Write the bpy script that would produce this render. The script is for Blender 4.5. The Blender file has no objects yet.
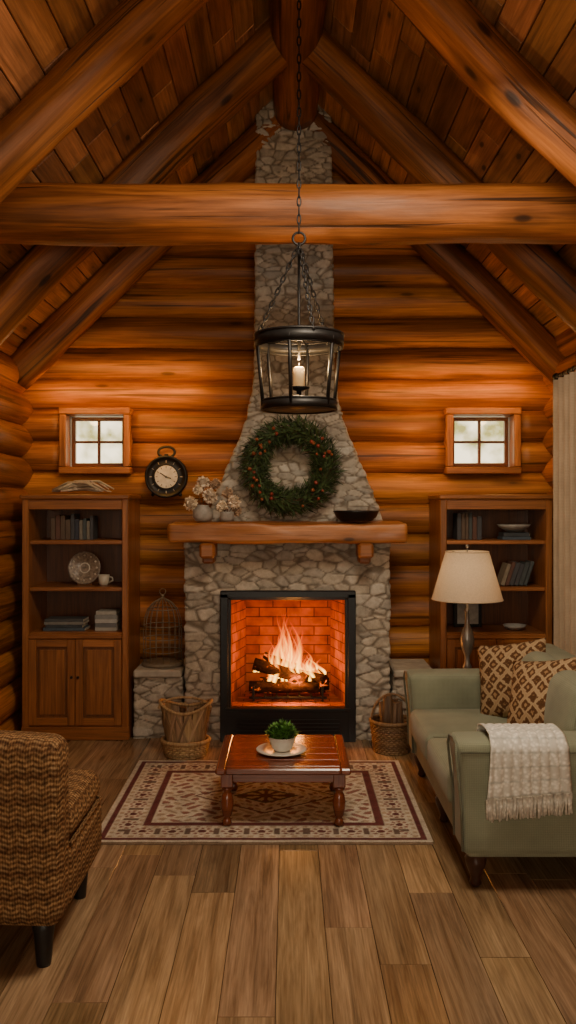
import bpy, math, random
import bmesh
from mathutils import Vector, Matrix, noise
R = random.Random(7)
V = Vector
pi = math.pi

# ------------------------------------------------------------ mesh builder
class MB:
    def __init__(s):
        s.v=[]; s.f=[]; s.m=[]; s.sm=[]; s.uv=[]; s.c=[]
    def add(s, vs, fs, mat=0, smooth=True, uvs=None, tint=(1,1,1), M=None):
        o=len(s.v)
        if M is not None: vs=[M@V(v) for v in vs]
        s.v.extend([tuple(v) for v in vs])
        pv = isinstance(tint, list)
        for i,f in enumerate(fs):
            s.f.append(tuple(o+k for k in f)); s.m.append(mat); s.sm.append(smooth)
            s.uv.append(uvs[i] if uvs else [(vs[k][0],vs[k][2]) for k in f])
            s.c.append([tint[k] for k in f] if pv else [tint]*len(f))
    def box(s, c, size, mat=0, bev=.004, grain=None, M=None, tint=(1,1,1)):
        h=[max(a/2,1e-4) for a in size]; b=min(bev, min(h)*.45)
        if grain is None: grain=max(range(3), key=lambda k:size[k])
        vs=[]; idx={}
        for sx in (-1,1):
            for sy in (-1,1):
                for sz in (-1,1):
                    sg=(sx,sy,sz)
                    for a in range(3):
                        p=[sg[k]*(h[k] if k==a else h[k]-b) for k in range(3)]
                        idx[(sg,a)]=len(vs); vs.append(V(p))
        fs=[]
        for a in range(3):
            o1,o2=[k for k in range(3) if k!=a]
            for sg in (-1,1):
                q=[]
                for (p1,p2) in ((-1,-1),(1,-1),(1,1),(-1,1)):
                    t=[0,0,0]; t[a]=sg; t[o1]=p1; t[o2]=p2
                    q.append(idx[(tuple(t),a)])
                fs.append(q)
            for s1 in (-1,1):
                for s2 in (-1,1):
                    t0=[0,0,0]; t0[a]=-1; t0[o1]=s1; t0[o2]=s2
                    t1=list(t0); t1[a]=1
                    fs.append([idx[(tuple(t0),o1)],idx[(tuple(t1),o1)],idx[(tuple(t1),o2)],idx[(tuple(t0),o2)]])
        for sx in (-1,1):
            for sy in (-1,1):
                for sz in (-1,1):
                    fs.append([idx[((sx,sy,sz),a)] for a in range(3)])
        ou,ov=R.random()*20,R.random()*20
        uvs=[]
        for i,f in enumerate(fs):
            cc=sum((vs[k] for k in f),V())/len(f)
            n=(vs[f[1]]-vs[f[0]]).cross(vs[f[2]]-vs[f[0]])
            if n.dot(cc)<0: f.reverse(); n=-n
            k=max(range(3), key=lambda q:abs(n[q]))
            if k==grain: a,b2=[q for q in range(3) if q!=k]
            else: a=grain; b2=[q for q in range(3) if q not in (k,grain)][0]
            uvs.append([(vs[j][a]+ou, vs[j][b2]+ov) for j in f])
        T=Matrix.Translation(c)
        s.add(vs,fs,mat,False,uvs,tint,(M@T) if M is not None else T)
    def tube(s, path, r, seg=12, mat=0, closed=False, rfn=None, tint=(1,1,1), caps=True, M=None, capmat=None):
        P=[V(p) for p in path]; n=len(P)
        T=[]
        for i in range(n):
            if closed: t=P[(i+1)%n]-P[i-1]
            else: t=P[min(i+1,n-1)]-P[max(i-1,0)]
            T.append(t.normalized())
        up=V((0,0,1)) if abs(T[0].z)<.9 else V((1,0,0))
        N=[(up-T[0]*up.dot(T[0])).normalized()]
        for i in range(1,n):
            q=N[-1]-T[i]*N[-1].dot(T[i]); N.append(q.normalized())
        ou,ov=R.random()*20,R.random()*20
        vs=[];L=[0]
        for i in range(n):
            if i: L.append(L[-1]+(P[i]-P[i-1]).length)
            B=T[i].cross(N[i]); rr=r[i] if isinstance(r,(list,tuple)) else r
            for j in range(seg):
                a=2*pi*j/seg
                q=rr*(rfn(L[i],a) if rfn else 1)
                vs.append(P[i]+(N[i]*math.cos(a)+B*math.sin(a))*q)
        fs=[];uvs=[]
        r0=r[0] if isinstance(r,(list,tuple)) else r
        rng=n if closed else n-1
        L.append(L[-1]+(P[0]-P[-1]).length)
        for i in range(rng):
            i2=(i+1)%n
            for j in range(seg):
                j2=(j+1)%seg
                fs.append([i*seg+j,i*seg+j2,i2*seg+j2,i2*seg+j])
                v0=j/seg*2*pi*r0; v1=(j+1)/seg*2*pi*r0
                uvs.append([(L[i]+ou,v0+ov),(L[i]+ou,v1+ov),(L[i+1]+ou,v1+ov),(L[i+1]+ou,v0+ov)])
        s.add(vs,fs,mat,True,uvs,tint,M)
        if caps and not closed:
            for e in (0,n-1):
                c=[vs[e*seg+j] for j in range(seg)]
                s.add(c,[list(range(seg))],mat if capmat is None else capmat,False,[[(math.cos(2*pi*j/seg)*r0+ou,math.sin(2*pi*j/seg)*r0+ov) for j in range(seg)]],tint,M)
    def lathe(s, prof, c=(0,0,0), seg=24, mat=0, M=None, tint=(1,1,1), rfn=None, smooth=True):
        vs=[];fs=[];uvs=[];L=0
        n=len(prof)
        for i,(r,z) in enumerate(prof):
            for j in range(seg):
                a=2*pi*j/seg; q=max(r,1e-4)*(rfn(z,a) if rfn else 1)
                vs.append(V((q*math.cos(a),q*math.sin(a),z)))
        rm=max(p[0] for p in prof)
        for i in range(n-1):
            for j in range(seg):
                j2=(j+1)%seg
                fs.append([i*seg+j,i*seg+j2,(i+1)*seg+j2,(i+1)*seg+j])
                l1=L+math.hypot(prof[i+1][0]-prof[i][0],prof[i+1][1]-prof[i][1])
                a0=j/seg*2*pi*rm;a1=(j+1)/seg*2*pi*rm
                uvs.append([(a0,L),(a1,L),(a1,l1),(a0,l1)])
            L=l1
        T=Matrix.Translation(c)
        s.add(vs,fs,mat,smooth,uvs,tint,(M@T) if M is not None else T)
    def rbox(s, c, size, r=.04, mat=0, puff=(0,0,0), M=None, tint=(1,1,1), k=4, n=6, deform=None):
        h=[a/2 for a in size]; r=min(r,min(h)*.98)
        def ax(hh):
            a=[-hh+r*(1-math.cos(i/k*pi/2)) for i in range(k)]
            inner=[-hh+r+(2*(hh-r))*i/n for i in range(n+1)]
            b=[-x for x in reversed(a)]
            return a+inner+b
        A=[ax(x) for x in h]
        vs=[];fs=[];uvs=[]
        ou,ov=R.random()*9,R.random()*9
        for a in range(3):
            o1,o2=[q for q in range(3) if q!=a]
            for sg in (-1,1):
                base=len(vs)
                n1,n2=len(A[o1]),len(A[o2])
                for x in A[o1]:
                    for y in A[o2]:
                        p=[0,0,0]; p[a]=sg*h[a]; p[o1]=x; p[o2]=y
                        cl=[max(-(h[q]-r),min(h[q]-r,p[q])) for q in range(3)]
                        d=(V(p)-V(cl)).normalized()*r
                        w=V(cl)+d
                        f=[w[q]/h[q] for q in range(3)]
                        for q in range(3):
                            o=[t for t in range(3) if t!=q]
                            w[q]+=f[q]*puff[q]*max(0,1-f[o[0]]**2)*max(0,1-f[o[1]]**2)
                        if deform: w=deform(w)
                        vs.append(w)
                for i in range(n1-1):
                    for j in range(n2-1):
                        q=[base+i*n2+j,base+(i+1)*n2+j,base+(i+1)*n2+j+1,base+i*n2+j+1]
                        if (a==1)!=(sg<0): q.reverse()
                        fs.append(q)
                        if a==2: uvs.append([(vs[t][0]+ou,vs[t][1]+ov) for t in q])
                        elif a==1: uvs.append([(vs[t][0]+ou,vs[t][2]+ov) for t in q])
                        else: uvs.append([(vs[t][1]+ou,vs[t][2]+ov) for t in q])
        T=Matrix.Translation(c)
        s.add(vs,fs,mat,True,uvs,tint,(M@T) if M is not None else T)
    def ball(s,c,r,mat=0,seg=10,tint=(1,1,1),M=None,sq=1.0,rfn=None):
        prof=[(r*math.sin(pi*i/(seg//2+1)),-r*sq*math.cos(pi*i/(seg//2+1))) for i in range(seg//2+2)]
        s.lathe(prof,c,seg,mat,M,tint,rfn)
    def pillow(s,size,th,mat,M,tint=(1,1,1),n=18):
        for sg in (-1,1):
            vs=[];fs=[];uvs=[]
            for i in range(n+1):
                for j in range(n+1):
                    x=-1+2*i/n;y=-1+2*j/n
                    t=th*(max(0,(1-abs(x)**2.2)*(1-abs(y)**2.2)))**.55
                    X=x*(1-.07*(1-y*y)) ;Y=y*(1-.07*(1-x*x))
                    vs.append(V((X*size/2,Y*size/2,sg*t/2)))
            for i in range(n):
                for j in range(n):
                    q=[i*(n+1)+j,(i+1)*(n+1)+j,(i+1)*(n+1)+j+1,i*(n+1)+j+1]
                    if sg<0:q.reverse()
                    fs.append(q);uvs.append([(vs[t][0],vs[t][1]) for t in q])
            s.add(vs,fs,mat,True,uvs,tint,M)
    def leaf(s,p,d,up,l,w,mat=0,tint=(1,1,1),bend=.2):
        d=V(d).normalized(); sd=d.cross(V(up))
        if sd.length<1e-3: sd=d.cross(V((1,0,.3)))
        sd.normalize(); nn=sd.cross(d)
        p=V(p)
        vs=[p,p+d*l*.45+sd*w/2+nn*bend*l*.3,p+d*l-nn*bend*l*.4,p+d*l*.45-sd*w/2+nn*bend*l*.3,p+d*l*.5+nn*bend*l*.12]
        s.add(vs,[[0,1,4],[1,2,4],[2,3,4],[3,0,4]],mat,True,None,tint)
    def build(s,name,mats,loc=None,parent=None,merge=True,solid=0,recalc=True):
        me=bpy.data.meshes.new(name)
        me.from_pydata(s.v,[],s.f)
        for m in mats: me.materials.append(m)
        me.polygons.foreach_set('material_index',s.m)
        me.polygons.foreach_set('use_smooth',s.sm)
        uvl=me.uv_layers.new(name='UVMap')
        flat=[]
        for f in s.uv:
            for u in f: flat.extend((u[0],u[1]))
        uvl.data.foreach_set('uv',flat)
        ca=me.color_attributes.new(name='tint',type='FLOAT_COLOR',domain='CORNER')
        flat=[]
        for f in s.c:
            for u in f: flat.extend((u[0],u[1],u[2],1))
        ca.data.foreach_set('color',flat)
        if merge or recalc:
            bm=bmesh.new(); bm.from_mesh(me)
            if merge: bmesh.ops.remove_doubles(bm,verts=bm.verts,dist=2e-5)
            if recalc: bmesh.ops.recalc_face_normals(bm,faces=bm.faces)
            bm.to_mesh(me); bm.free()
        me.update()
        ob=bpy.data.objects.new(name,me)
        bpy.context.scene.collection.objects.link(ob)
        if solid:
            md=ob.modifiers.new('thickness','SOLIDIFY'); md.thickness=solid; md.offset=0
        if parent: ob.parent=parent
        return ob

# ------------------------------------------------------------ materials
class NT:
    def __init__(s,name):
        s.mat=bpy.data.materials.new(name); s.mat.use_nodes=True
        s.t=s.mat.node_tree; s.b=s.t.nodes['Principled BSDF']; s.out=s.t.nodes['Material Output']
    def n(s,t,**k):
        nd=s.t.nodes.new('ShaderNode'+t)
        for a,b in k.items(): setattr(nd,a,b)
        return nd
    def l(s,a,b): s.t.links.new(a,b)
    def uv(s,sc=(1,1,1)):
        tc=s.n('TexCoord'); mp=s.n('Mapping'); mp.inputs['Scale'].default_value=sc
        s.l(tc.outputs['UV'],mp.inputs['Vector']); return mp.outputs['Vector']
    def obj(s,sc=(1,1,1)):
        tc=s.n('TexCoord'); mp=s.n('Mapping'); mp.inputs['Scale'].default_value=sc
        s.l(tc.outputs['Object'],mp.inputs['Vector']); return mp.outputs['Vector']
    def noise(s,vec,scale=1,detail=4,dist=0,rough=.5):
        q=s.n('TexNoise'); q.inputs['Scale'].default_value=scale; q.inputs['Detail'].default_value=detail
        q.inputs['Distortion'].default_value=dist; q.inputs['Roughness'].default_value=rough
        s.l(vec,q.inputs['Vector']); return q.outputs['Fac']
    def ramp(s,fac,st,interp='LINEAR'):
        r=s.n('ValToRGB'); cr=r.color_ramp; cr.interpolation=interp
        while len(cr.elements)<len(st): cr.elements.new(.5)
        for e,(p,c) in zip(cr.elements,st):
            e.position=p; e.color=(c[0],c[1],c[2],1) if not isinstance(c,(int,float)) else (c,c,c,1)
        s.l(fac,r.inputs['Fac']); return r.outputs['Color']
    def mix(s,a,b,fac=1,mode='MULTIPLY'):
        m=s.n('MixRGB',blend_type=mode)
        for v,k in ((fac,'Fac'),(a,'Color1'),(b,'Color2')):
            if hasattr(v,'is_output'): s.l(v,m.inputs[k])
            elif isinstance(v,(int,float)): m.inputs[k].default_value=v if k=='Fac' else (v,v,v,1)
            else: m.inputs[k].default_value=(*v,1)
        return m.outputs['Color']
    def math(s,op,a,b=None,c=None):
        m=s.n('Math',operation=op)
        for i,v in enumerate((a,b,c)):
            if v is None: continue
            if hasattr(v,'is_output'): s.l(v,m.inputs[i])
            else: m.inputs[i].default_value=v
        return m.outputs[0]
    def tint(s,col):
        a=s.n('Attribute',attribute_name='tint'); return s.mix(col,a.outputs['Color'])
    def bump(s,h,st=.3,d=.01):
        b=s.n('Bump'); b.inputs['Strength'].default_value=st; b.inputs['Distance'].default_value=d
        s.l(h,b.inputs['Height']); s.l(b.outputs['Normal'],s.b.inputs['Normal'])
    def fin(s,col,rough=.5,metal=0,spec=None):
        if hasattr(col,'is_output'): s.l(col,s.b.inputs['Base Color'])
        else: s.b.inputs['Base Color'].default_value=(*col,1)
        if hasattr(rough,'is_output'): s.l(rough,s.b.inputs['Roughness'])
        else: s.b.inputs['Roughness'].default_value=rough
        s.b.inputs['Metallic'].default_value=metal
        if spec is not None: s.b.inputs['Specular IOR Level'].default_value=spec
        return s.mat

def wood(name,c1,c2,su=1.2,sv=22,rough=.45,knots=.5,cracks=0,bump=.25,kscale=(1.4,5),blot=.62,spec=None,kr=1.0):
    m=NT(name)
    g=m.noise(m.uv((su,sv,1)),1,7,.8,.65)
    col=m.ramp(g,[(.32,c1),(.68,c2)])
    b=m.noise(m.uv((.9,3,1)),1,3,.3)
    col=m.mix(col,m.ramp(b,[(.3,blot),(.7,1.15)]),.9)
    fine=m.noise(m.uv((su*2.5,sv*5,1)),1,4,.3,.6)
    col=m.mix(col,m.ramp(fine,[(.35,.62),(.6,1.1)]),.7)
    h=g
    if knots:
        v=m.n('TexVoronoi'); v.inputs['Scale'].default_value=1
        v.inputs['Randomness'].default_value=1
        wv=m.uv((kscale[0],kscale[1],1)); m.l(wv,v.inputs['Vector'])
        k=m.ramp(v.outputs['Distance'],[(0,.08),(.05*kr,.2),(.08*kr,.7),(.15*kr,.82),(.22*kr,1)])
        col=m.mix(col,k,knots)
    if cracks:
        c=m.noise(m.uv((.7,30,1)),1,3,.6,.5)
        cr=m.ramp(c,[(.60,1),(.66,.2)])
        col=m.mix(col,cr,cracks)
        h=m.mix(m.ramp(g,[(0,0),(1,1)]),cr,.8)
    col=m.tint(col)
    m.bump(h,bump,.008)
    return m.fin(col,rough,0,spec)

LOG=wood('log_wood',(.205,.060,.010),(.60,.225,.044),.8,17,.46,.85,.8,.5,blot=.42,spec=.35,kr=1.15)
BEAM=wood('beam_wood',(.125,.038,.009),(.45,.155,.037),.7,13,.48,1,.95,.7,(1.6,4),blot=.38,spec=.35,kr=1.2)
CEILW=wood('ceiling_plank_wood',(.22,.09,.034),(.54,.25,.105),1.2,16,.55,1,.3,.25,(2.6,6),kr=1.3)
FLOORW=wood('floor_plank_wood',(.20,.115,.058),(.43,.275,.150),1.5,24,.22,.55,.3,.14,(1.1,6))
CAB=wood('cabinet_wood',(.20,.066,.018),(.42,.155,.046),1.5,28,.36,.3,0,.12)
TABLEW=wood('table_wood',(.12,.026,.010),(.24,.062,.022),1.2,24,.2,.15,0,.06)
MANT=wood('mantel_wood',(.26,.08,.018),(.60,.235,.065),.8,11,.45,.9,.8,.6,(1.8,5))
TRIM=wood('window_trim_wood',(.22,.07,.015),(.50,.185,.045),1.5,25,.4,.2,0,.12)
KIND=wood('kindling_wood',(.24,.14,.07),(.52,.34,.18),2,40,.7,.3,.5,.4)
def simple(name,c,rough=.5,metal=0,nz=.15,sc=30,bump=.1,spec=None):
    m=NT(name); o=m.obj()
    f=m.noise(o,sc,4)
    col=m.mix(c,m.ramp(f,[(.3,1-nz),(.7,1+nz)]),1)
    col=m.tint(col)
    if bump: m.bump(f,bump,.003)
    return m.fin(col,rough,metal,spec)
BLACK=simple('black_iron',(.018,.016,.015),.45,.6)
SATIN=simple('black_stove_metal',(.010,.010,.011),.35,.3)
DARKLEG=simple('dark_stained_leg',(.05,.02,.012),.3)
BLACKLEG=simple('black_painted_leg',(.012,.011,.011),.4)
m=NT('fieldstone'); o=m.obj()
f=m.noise(o,18,6,.2,.65); f2=m.noise(o,70,3)
col=m.mix((1,1,1),m.ramp(f,[(.3,.66),(.72,1.2)]),1); col=m.tint(col)
m.bump(m.mix(m.ramp(f,[(0,0),(1,1)]),m.ramp(f2,[(0,.4),(1,1)]),.6),.6,.010); STONE=m.fin(col,.85)
SLAB=simple('stone_slab',(.36,.32,.26),.75,0,.25,14,.5)
def fabric(name,c,sc=260,nz=.2,rough=.9,bump=.35):
    m=NT(name); u=m.uv((1,1,1))
    w=m.n('TexWave',wave_type='BANDS',bands_direction='X'); w.inputs['Scale'].default_value=sc/6; w.inputs['Distortion'].default_value=1.5; m.l(u,w.inputs['Vector'])
    w2=m.n('TexWave',wave_type='BANDS',bands_direction='Y'); w2.inputs['Scale'].default_value=sc/6; w2.inputs['Distortion'].default_value=1.5; m.l(u,w2.inputs['Vector'])
    h=m.mix(w.outputs['Color'],w2.outputs['Color'],.5,'MIX')
    big=m.noise(u,5,4)
    col=m.mix(c,m.ramp(big,[(.3,1-nz),(.7,1+nz*.6)]),1)
    col=m.mix(col,m.ramp(h,[(0,.8),(1,1.1)]),1)
    col=m.tint(col); m.bump(h,bump,.002)
    m.b.inputs['Sheen Weight'].default_value=.15
    return m.fin(col,rough,0,.2)
SOFA=fabric('sage_upholstery',(.232,.240,.160))
PIPE=fabric('sage_piping',(.155,.16,.105))
CURT=fabric('linen_curtain',(.46,.35,.24),200,.15)
m=NT('cream_knit'); tc=m.n('TexCoord'); u=tc.outputs['UV']
w=m.n('TexVoronoi'); w.inputs['Scale'].default_value=62; m.l(u,w.inputs['Vector'])
sp=m.n('SeparateXYZ'); m.l(u,sp.inputs[0])
stp=m.math('SINE',m.math('MULTIPLY',sp.outputs[1],110))
base=m.mix((.88,.82,.70),(.60,.60,.54),m.ramp(stp,[(.84,0),(.95,.6)]),'MIX')
col=m.mix(base,m.ramp(w.outputs['Distance'],[(0,1.1),(.6,.66)]),1); m.bump(w.outputs['Distance'],-1,.009) ; KNIT=m.fin(col,.95,0,.1)
m=NT('ikat_pillow_fabric'); u=m.uv((1,1,1))
mp=m.n('Mapping'); mp.inputs['Rotation'].default_value=(0,0,.785); mp.inputs['Scale'].default_value=(1,1,1); m.l(u,mp.inputs['Vector'])
v=m.n('TexVoronoi',feature='F1',distance='CHEBYCHEV'); v.inputs['Scale'].default_value=17; v.inputs['Randomness'].default_value=.22; m.l(mp.outputs['Vector'],v.inputs['Vector'])
nz=m.noise(u,55,3)
d=m.math('ADD',v.outputs['Distance'],m.math('MULTIPLY',m.math('SUBTRACT',nz,.5),.40))
col=m.ramp(d,[(0,(.36,.24,.13)),(.12,(.30,.17,.08)),(.18,(.085,.040,.018)),(.34,(.13,.060,.026)),(.40,(.42,.30,.17)),(.55,(.36,.23,.12))])
m.bump(nz,.3,.002); PILLOW=m.fin(col,.9,0,.1)
# armchair weave
m=NT('woven_chair_fabric'); tc=m.n('TexCoord'); sp=m.n('SeparateXYZ'); m.l(tc.outputs['UV'],sp.inputs[0])
zz=m.math('PINGPONG',m.math('MULTIPLY',sp.outputs[0],40),1.1)
ph=m.math('ADD',m.math('MULTIPLY',sp.outputs[1],110),zz)
st=m.math('SINE',m.math('MULTIPLY',ph,3.1416))
fx=m.math('SINE',m.math('MULTIPLY',sp.outputs[0],700))
band=m.math('SINE',m.math('MULTIPLY',sp.outputs[1],75))
# lozenge motif in alternate bands
dx=m.math('ABSOLUTE',m.math('SUBTRACT',m.math('FRACT',m.math('MULTIPLY',sp.outputs[0],18)),.5))
dy=m.math('ABSOLUTE',m.math('SUBTRACT',m.math('FRACT',m.math('MULTIPLY',sp.outputs[1],11.94)),.5))
loz=m.math('ADD',dx,dy)
a=m.math('MULTIPLY_ADD',st,.20,.5); a=m.math('ADD',a,m.math('MULTIPLY',fx,.10)); a=m.math('ADD',a,m.math('MULTIPLY',m.math('SUBTRACT',m.noise(tc.outputs['UV'],70,4),.5),1.0))
col=m.ramp(a,[(.12,(.060,.030,.015)),(.45,(.165,.092,.042)),(.85,(.36,.23,.12))])
col=m.mix(col,m.ramp(loz,[(.16,(.50,.46,.42)),(.22,(1.1,1.05,1)),(.5,(1.15,1.1,1)),(.56,(.62,.50,.42)),(.64,(.75,.66,.58)),(.7,(1,1,1))]),.75)
col=m.mix(col,m.ramp(m.math('MULTIPLY_ADD',band,.5,.5),[(0,(.70,.60,.55)),(.3,(.95,.9,.84)),(1,(1.15,1.1,1.05))]),1)
m.bump(a,.8,.006); WEAVE=m.fin(col,.85,0,.15)
m=NT('wicker'); f=m.noise(m.uv((60,8,1)),1,4); col=m.tint(m.ramp(f,[(.3,(.20,.11,.045)),(.7,(.48,.31,.15))])); m.bump(f,.4,.003); WICK=m.fin(col,.7)
m=NT('rug_wool'); o=m.obj(); f=m.noise(o,160,3); f2=m.noise(o,25,4)
col=m.tint(m.mix(m.ramp(f,[(.3,.7),(.7,1.15)]),m.ramp(f2,[(.3,.75),(.7,1.1)]),1)); m.bump(f,.6,.004); RUG=m.fin(col,.95,0,.1)
m=NT('firebrick'); bt=m.n('TexBrick'); bt.inputs['Scale'].default_value=1; bt.inputs['Brick Width'].default_value=.2; bt.inputs['Row Height'].default_value=.068; bt.inputs['Mortar Size'].default_value=.004
bt.inputs['Color1'].default_value=(.44,.125,.028,1); bt.inputs['Color2'].default_value=(.27,.065,.016,1); bt.inputs['Mortar'].default_value=(.11,.032,.010,1)
m.l(m.uv(),bt.inputs['Vector']); m.bump(bt.outputs['Fac'],-.5,.01)
col=m.mix(bt.outputs['Color'],m.ramp(m.noise(m.uv(),9,4),[(.3,.45),(.7,1.1)]),1); BRICK=m.fin(col,.9,0,.1)
# flames
m=NT('flame'); tc=m.n('TexCoord'); sp=m.n('SeparateXYZ'); m.l(tc.outputs['UV'],sp.inputs[0])
nz=m.noise(m.uv((3,2.2,1)),1.3,3,1)
vv=m.math('ADD',sp.outputs[1],m.math('MULTIPLY',m.math('SUBTRACT',nz,.5),.5))
e=m.math('ABSOLUTE',m.math('MULTIPLY_ADD',m.math('FRACT',sp.outputs[0]),2,-1))
heat=m.math('ADD',vv,m.math('MULTIPLY',e,.45))
col=m.ramp(heat,[(0,(1,.60,.12)),(.4,(1,.42,.035)),(.7,(1,.20,.006)),(1,(.9,.07,.001))])
al=m.math('SUBTRACT',1,m.math('POWER',e,2))
al=m.math('MULTIPLY',al,m.math('SUBTRACT',1.1,vv)); al=m.math('MULTIPLY',al,m.math('MULTIPLY_ADD',nz,1.8,-.15))
al=m.math('MINIMUM',m.math('MAXIMUM',al,0),1)
em=m.n('Emission'); m.l(m.math('MAXIMUM',m.math('MULTIPLY_ADD',heat,-8,9.5),1.6),em.inputs['Strength']); m.l(col,em.inputs['Color'])
tr=m.n('BsdfTransparent'); mx=m.n('MixShader'); m.l(al,mx.inputs[0]); m.l(tr.outputs[0],mx.inputs[1]); m.l(em.outputs[0],mx.inputs[2]); m.l(mx.outputs[0],m.out.inputs['Surface']); FLAME=m.mat
m=NT('burning_log_bark'); f=m.noise(m.obj(),14,5,1); m.bump(f,.8,.02)
m.l(m.ramp(f,[(.60,(0,0,0)),(.70,(1,.14,.01))]),m.b.inputs['Emission Color']); m.b.inputs['Emission Strength'].default_value=2
CHAR=m.fin(m.ramp(f,[(.3,(.010,.006,.005)),(.7,(.06,.025,.012))]),.9,0,.1)
CERAM=simple('white_ceramic',(.72,.68,.6),.3,0,.05)
GREYCER=simple('grey_ceramic',(.30,.28,.25),.5,0,.2)
GREEN=simple('green_leaves',(.07,.17,.03),.6,0,.2)
FIR=simple('fir_green',(.036,.060,.019),.7,0,.3)
BERRY=simple('berry_red',(.24,.040,.02),.4)
PETAL=simple('dried_petals',(.74,.60,.45),.9,0,.15)
TWIG=simple('twig_brown',(.12,.06,.03),.9)
WAX=simple('candle_wax',(.75,.55,.28),.5); WAX.node_tree.nodes['Principled BSDF'].inputs['Emission Color'].default_value=(1,.5,.18,1); WAX.node_tree.nodes['Principled BSDF'].inputs['Emission Strength'].default_value=.25
CLOCKF=simple('clock_face_cream',(.6,.54,.43),.5)
PAPER=simple('book_pages',(.42,.36,.27),.8)
BOOK=simple('book_cloth',(1,1,1),.7)
PLATE=simple('painted_plate',(.20,.15,.11),.3,0,.5,60)
DARKCH=simple('dark_chinking',(.03,.015,.008),.95)
SOIL=simple('potting_soil',(.03,.02,.012),.95)
ROPE=simple('antler_rope',(.40,.33,.24),.8)
m=NT('lamp_linen'); col=m.mix((.64,.52,.38),m.ramp(m.noise(m.obj((1,1,1)),120,2),[(.3,.9),(.7,1.05)]),1)
SHADE=m.fin(col,.9)
tl=m.n('BsdfTranslucent'); m.l(col,tl.inputs['Color']); mx=m.n('MixShader'); mx.inputs[0].default_value=.35
m.l(m.b.outputs[0],mx.inputs[1]); m.l(tl.outputs[0],mx.inputs[2]); m.l(mx.outputs[0],m.out.inputs['Surface'])
m=NT('window_glass'); gl=m.n('BsdfGlossy'); gl.inputs['Roughness'].default_value=.05; tr=m.n('BsdfTransparent'); mx=m.n('MixShader'); mx.inputs[0].default_value=.06
m.l(tr.outputs[0],mx.inputs[1]); m.l(gl.outputs[0],mx.inputs[2]); m.l(mx.outputs[0],m.out.inputs['Surface']); GLASS=m.mat

# ------------------------------------------------------------ room constants
YB=6.25; XW=1.9; PITCH=.23; APX=.03; APZ=4.60; SL=.97; YF=-1.6
def varycol(r=.18):
    k=1+R.uniform(-r,r); return (k,k*R.uniform(.93,1.04),k*R.uniform(.88,1.05))
def logtube(mb,p0,p1,r,seg=20,mat=0,wob=.012,rn=.05,step=.12,capmat=None,tint=None):
    p0=V(p0);p1=V(p1); L=(p1-p0).length; n=max(3,int(L/step)); off=R.random()*50
    path=[]
    for i in range(n+1):
        t=i/n; p=p0.lerp(p1,t)
        w=V((noise.noise(V((t*L*.8,off,0))),noise.noise(V((t*L*.8,off+9,3))),noise.noise(V((t*L*.8,off+19,5)))))*wob
        path.append(p+w)
    fn=lambda l,a: 1+rn*noise.noise(V((l*1.6+off,math.cos(a)*1.2,math.sin(a)*1.2)))+rn*.35*noise.noise(V((l*6+off,math.cos(a)*3,math.sin(a)*3)))
    mb.tube(path,r,seg,mat,rfn=fn,tint=tint or varycol(.24),capmat=capmat)

# floor
mb=MB(); x=-2.2; W=.18
mb.box((0,2.5,-.05),(4.6,8.6,.06),1,0)
while x<2.25:
    y=YF-.3-R.random()*1.6
    while y<6.7:
        L=R.uniform(1.0,2.2)
        k=R.uniform(.66,1.20); t=(k*R.uniform(.97,1.05),k,k*R.uniform(.9,1.06))
        mb.box((x+W/2,y+L/2,-.01),(W-.002,L-.002,.02),0,.0010,1,tint=t)
        y+=L
    x+=W
mb.build('floor',[FLOORW,DARKCH])

# back wall
WIN=[(-1.66,-1.165),(1.17,1.69)]
mb=MB(); k=0
while True:
    zc=.115+PITCH*k
    half=min(2.0,(APZ+.05-zc)/SL)
    if zc>APZ: break
    segs=[(-half,half)]
    if k in (8,9): segs=[(-2.0,WIN[0][0]),(WIN[0][1],WIN[1][0]),(WIN[1][1],2.0)]
    for a,b in segs:
        logtube(mb,(a,YB+.125,zc),(b,YB+.125,zc),.128,28,wob=.006 if len(segs)>1 else .020,rn=.045,step=.08)
    k+=1
mb.build('wall_back',[LOG])
for sgn,nm in ((-1,'wall_left'),(1,'wall_right')):
    mb=MB()
    for k in range(0,13):
        logtube(mb,(sgn*(XW+.125),YF-.2,PITCH*k),(sgn*(XW+.125),6.6,PITCH*k),.134,24,wob=.012,rn=.035)
    mb.build(nm,[LOG])
mb=MB()
for k in range(0,20):
    zc=.115+PITCH*k
    half=min(2.0,(APZ+.05-zc)/SL)
    segs=[(-half,half)]
    if 3<=k<=9: segs=[(-2.0,-1.0),(1.0,2.0)]
    for a,b in segs: logtube(mb,(a,YF-.125,zc),(b,YF-.125,zc),.128,12,wob=.004,rn=.03,step=.5)
mb.build('wall_front',[LOG])

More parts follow.
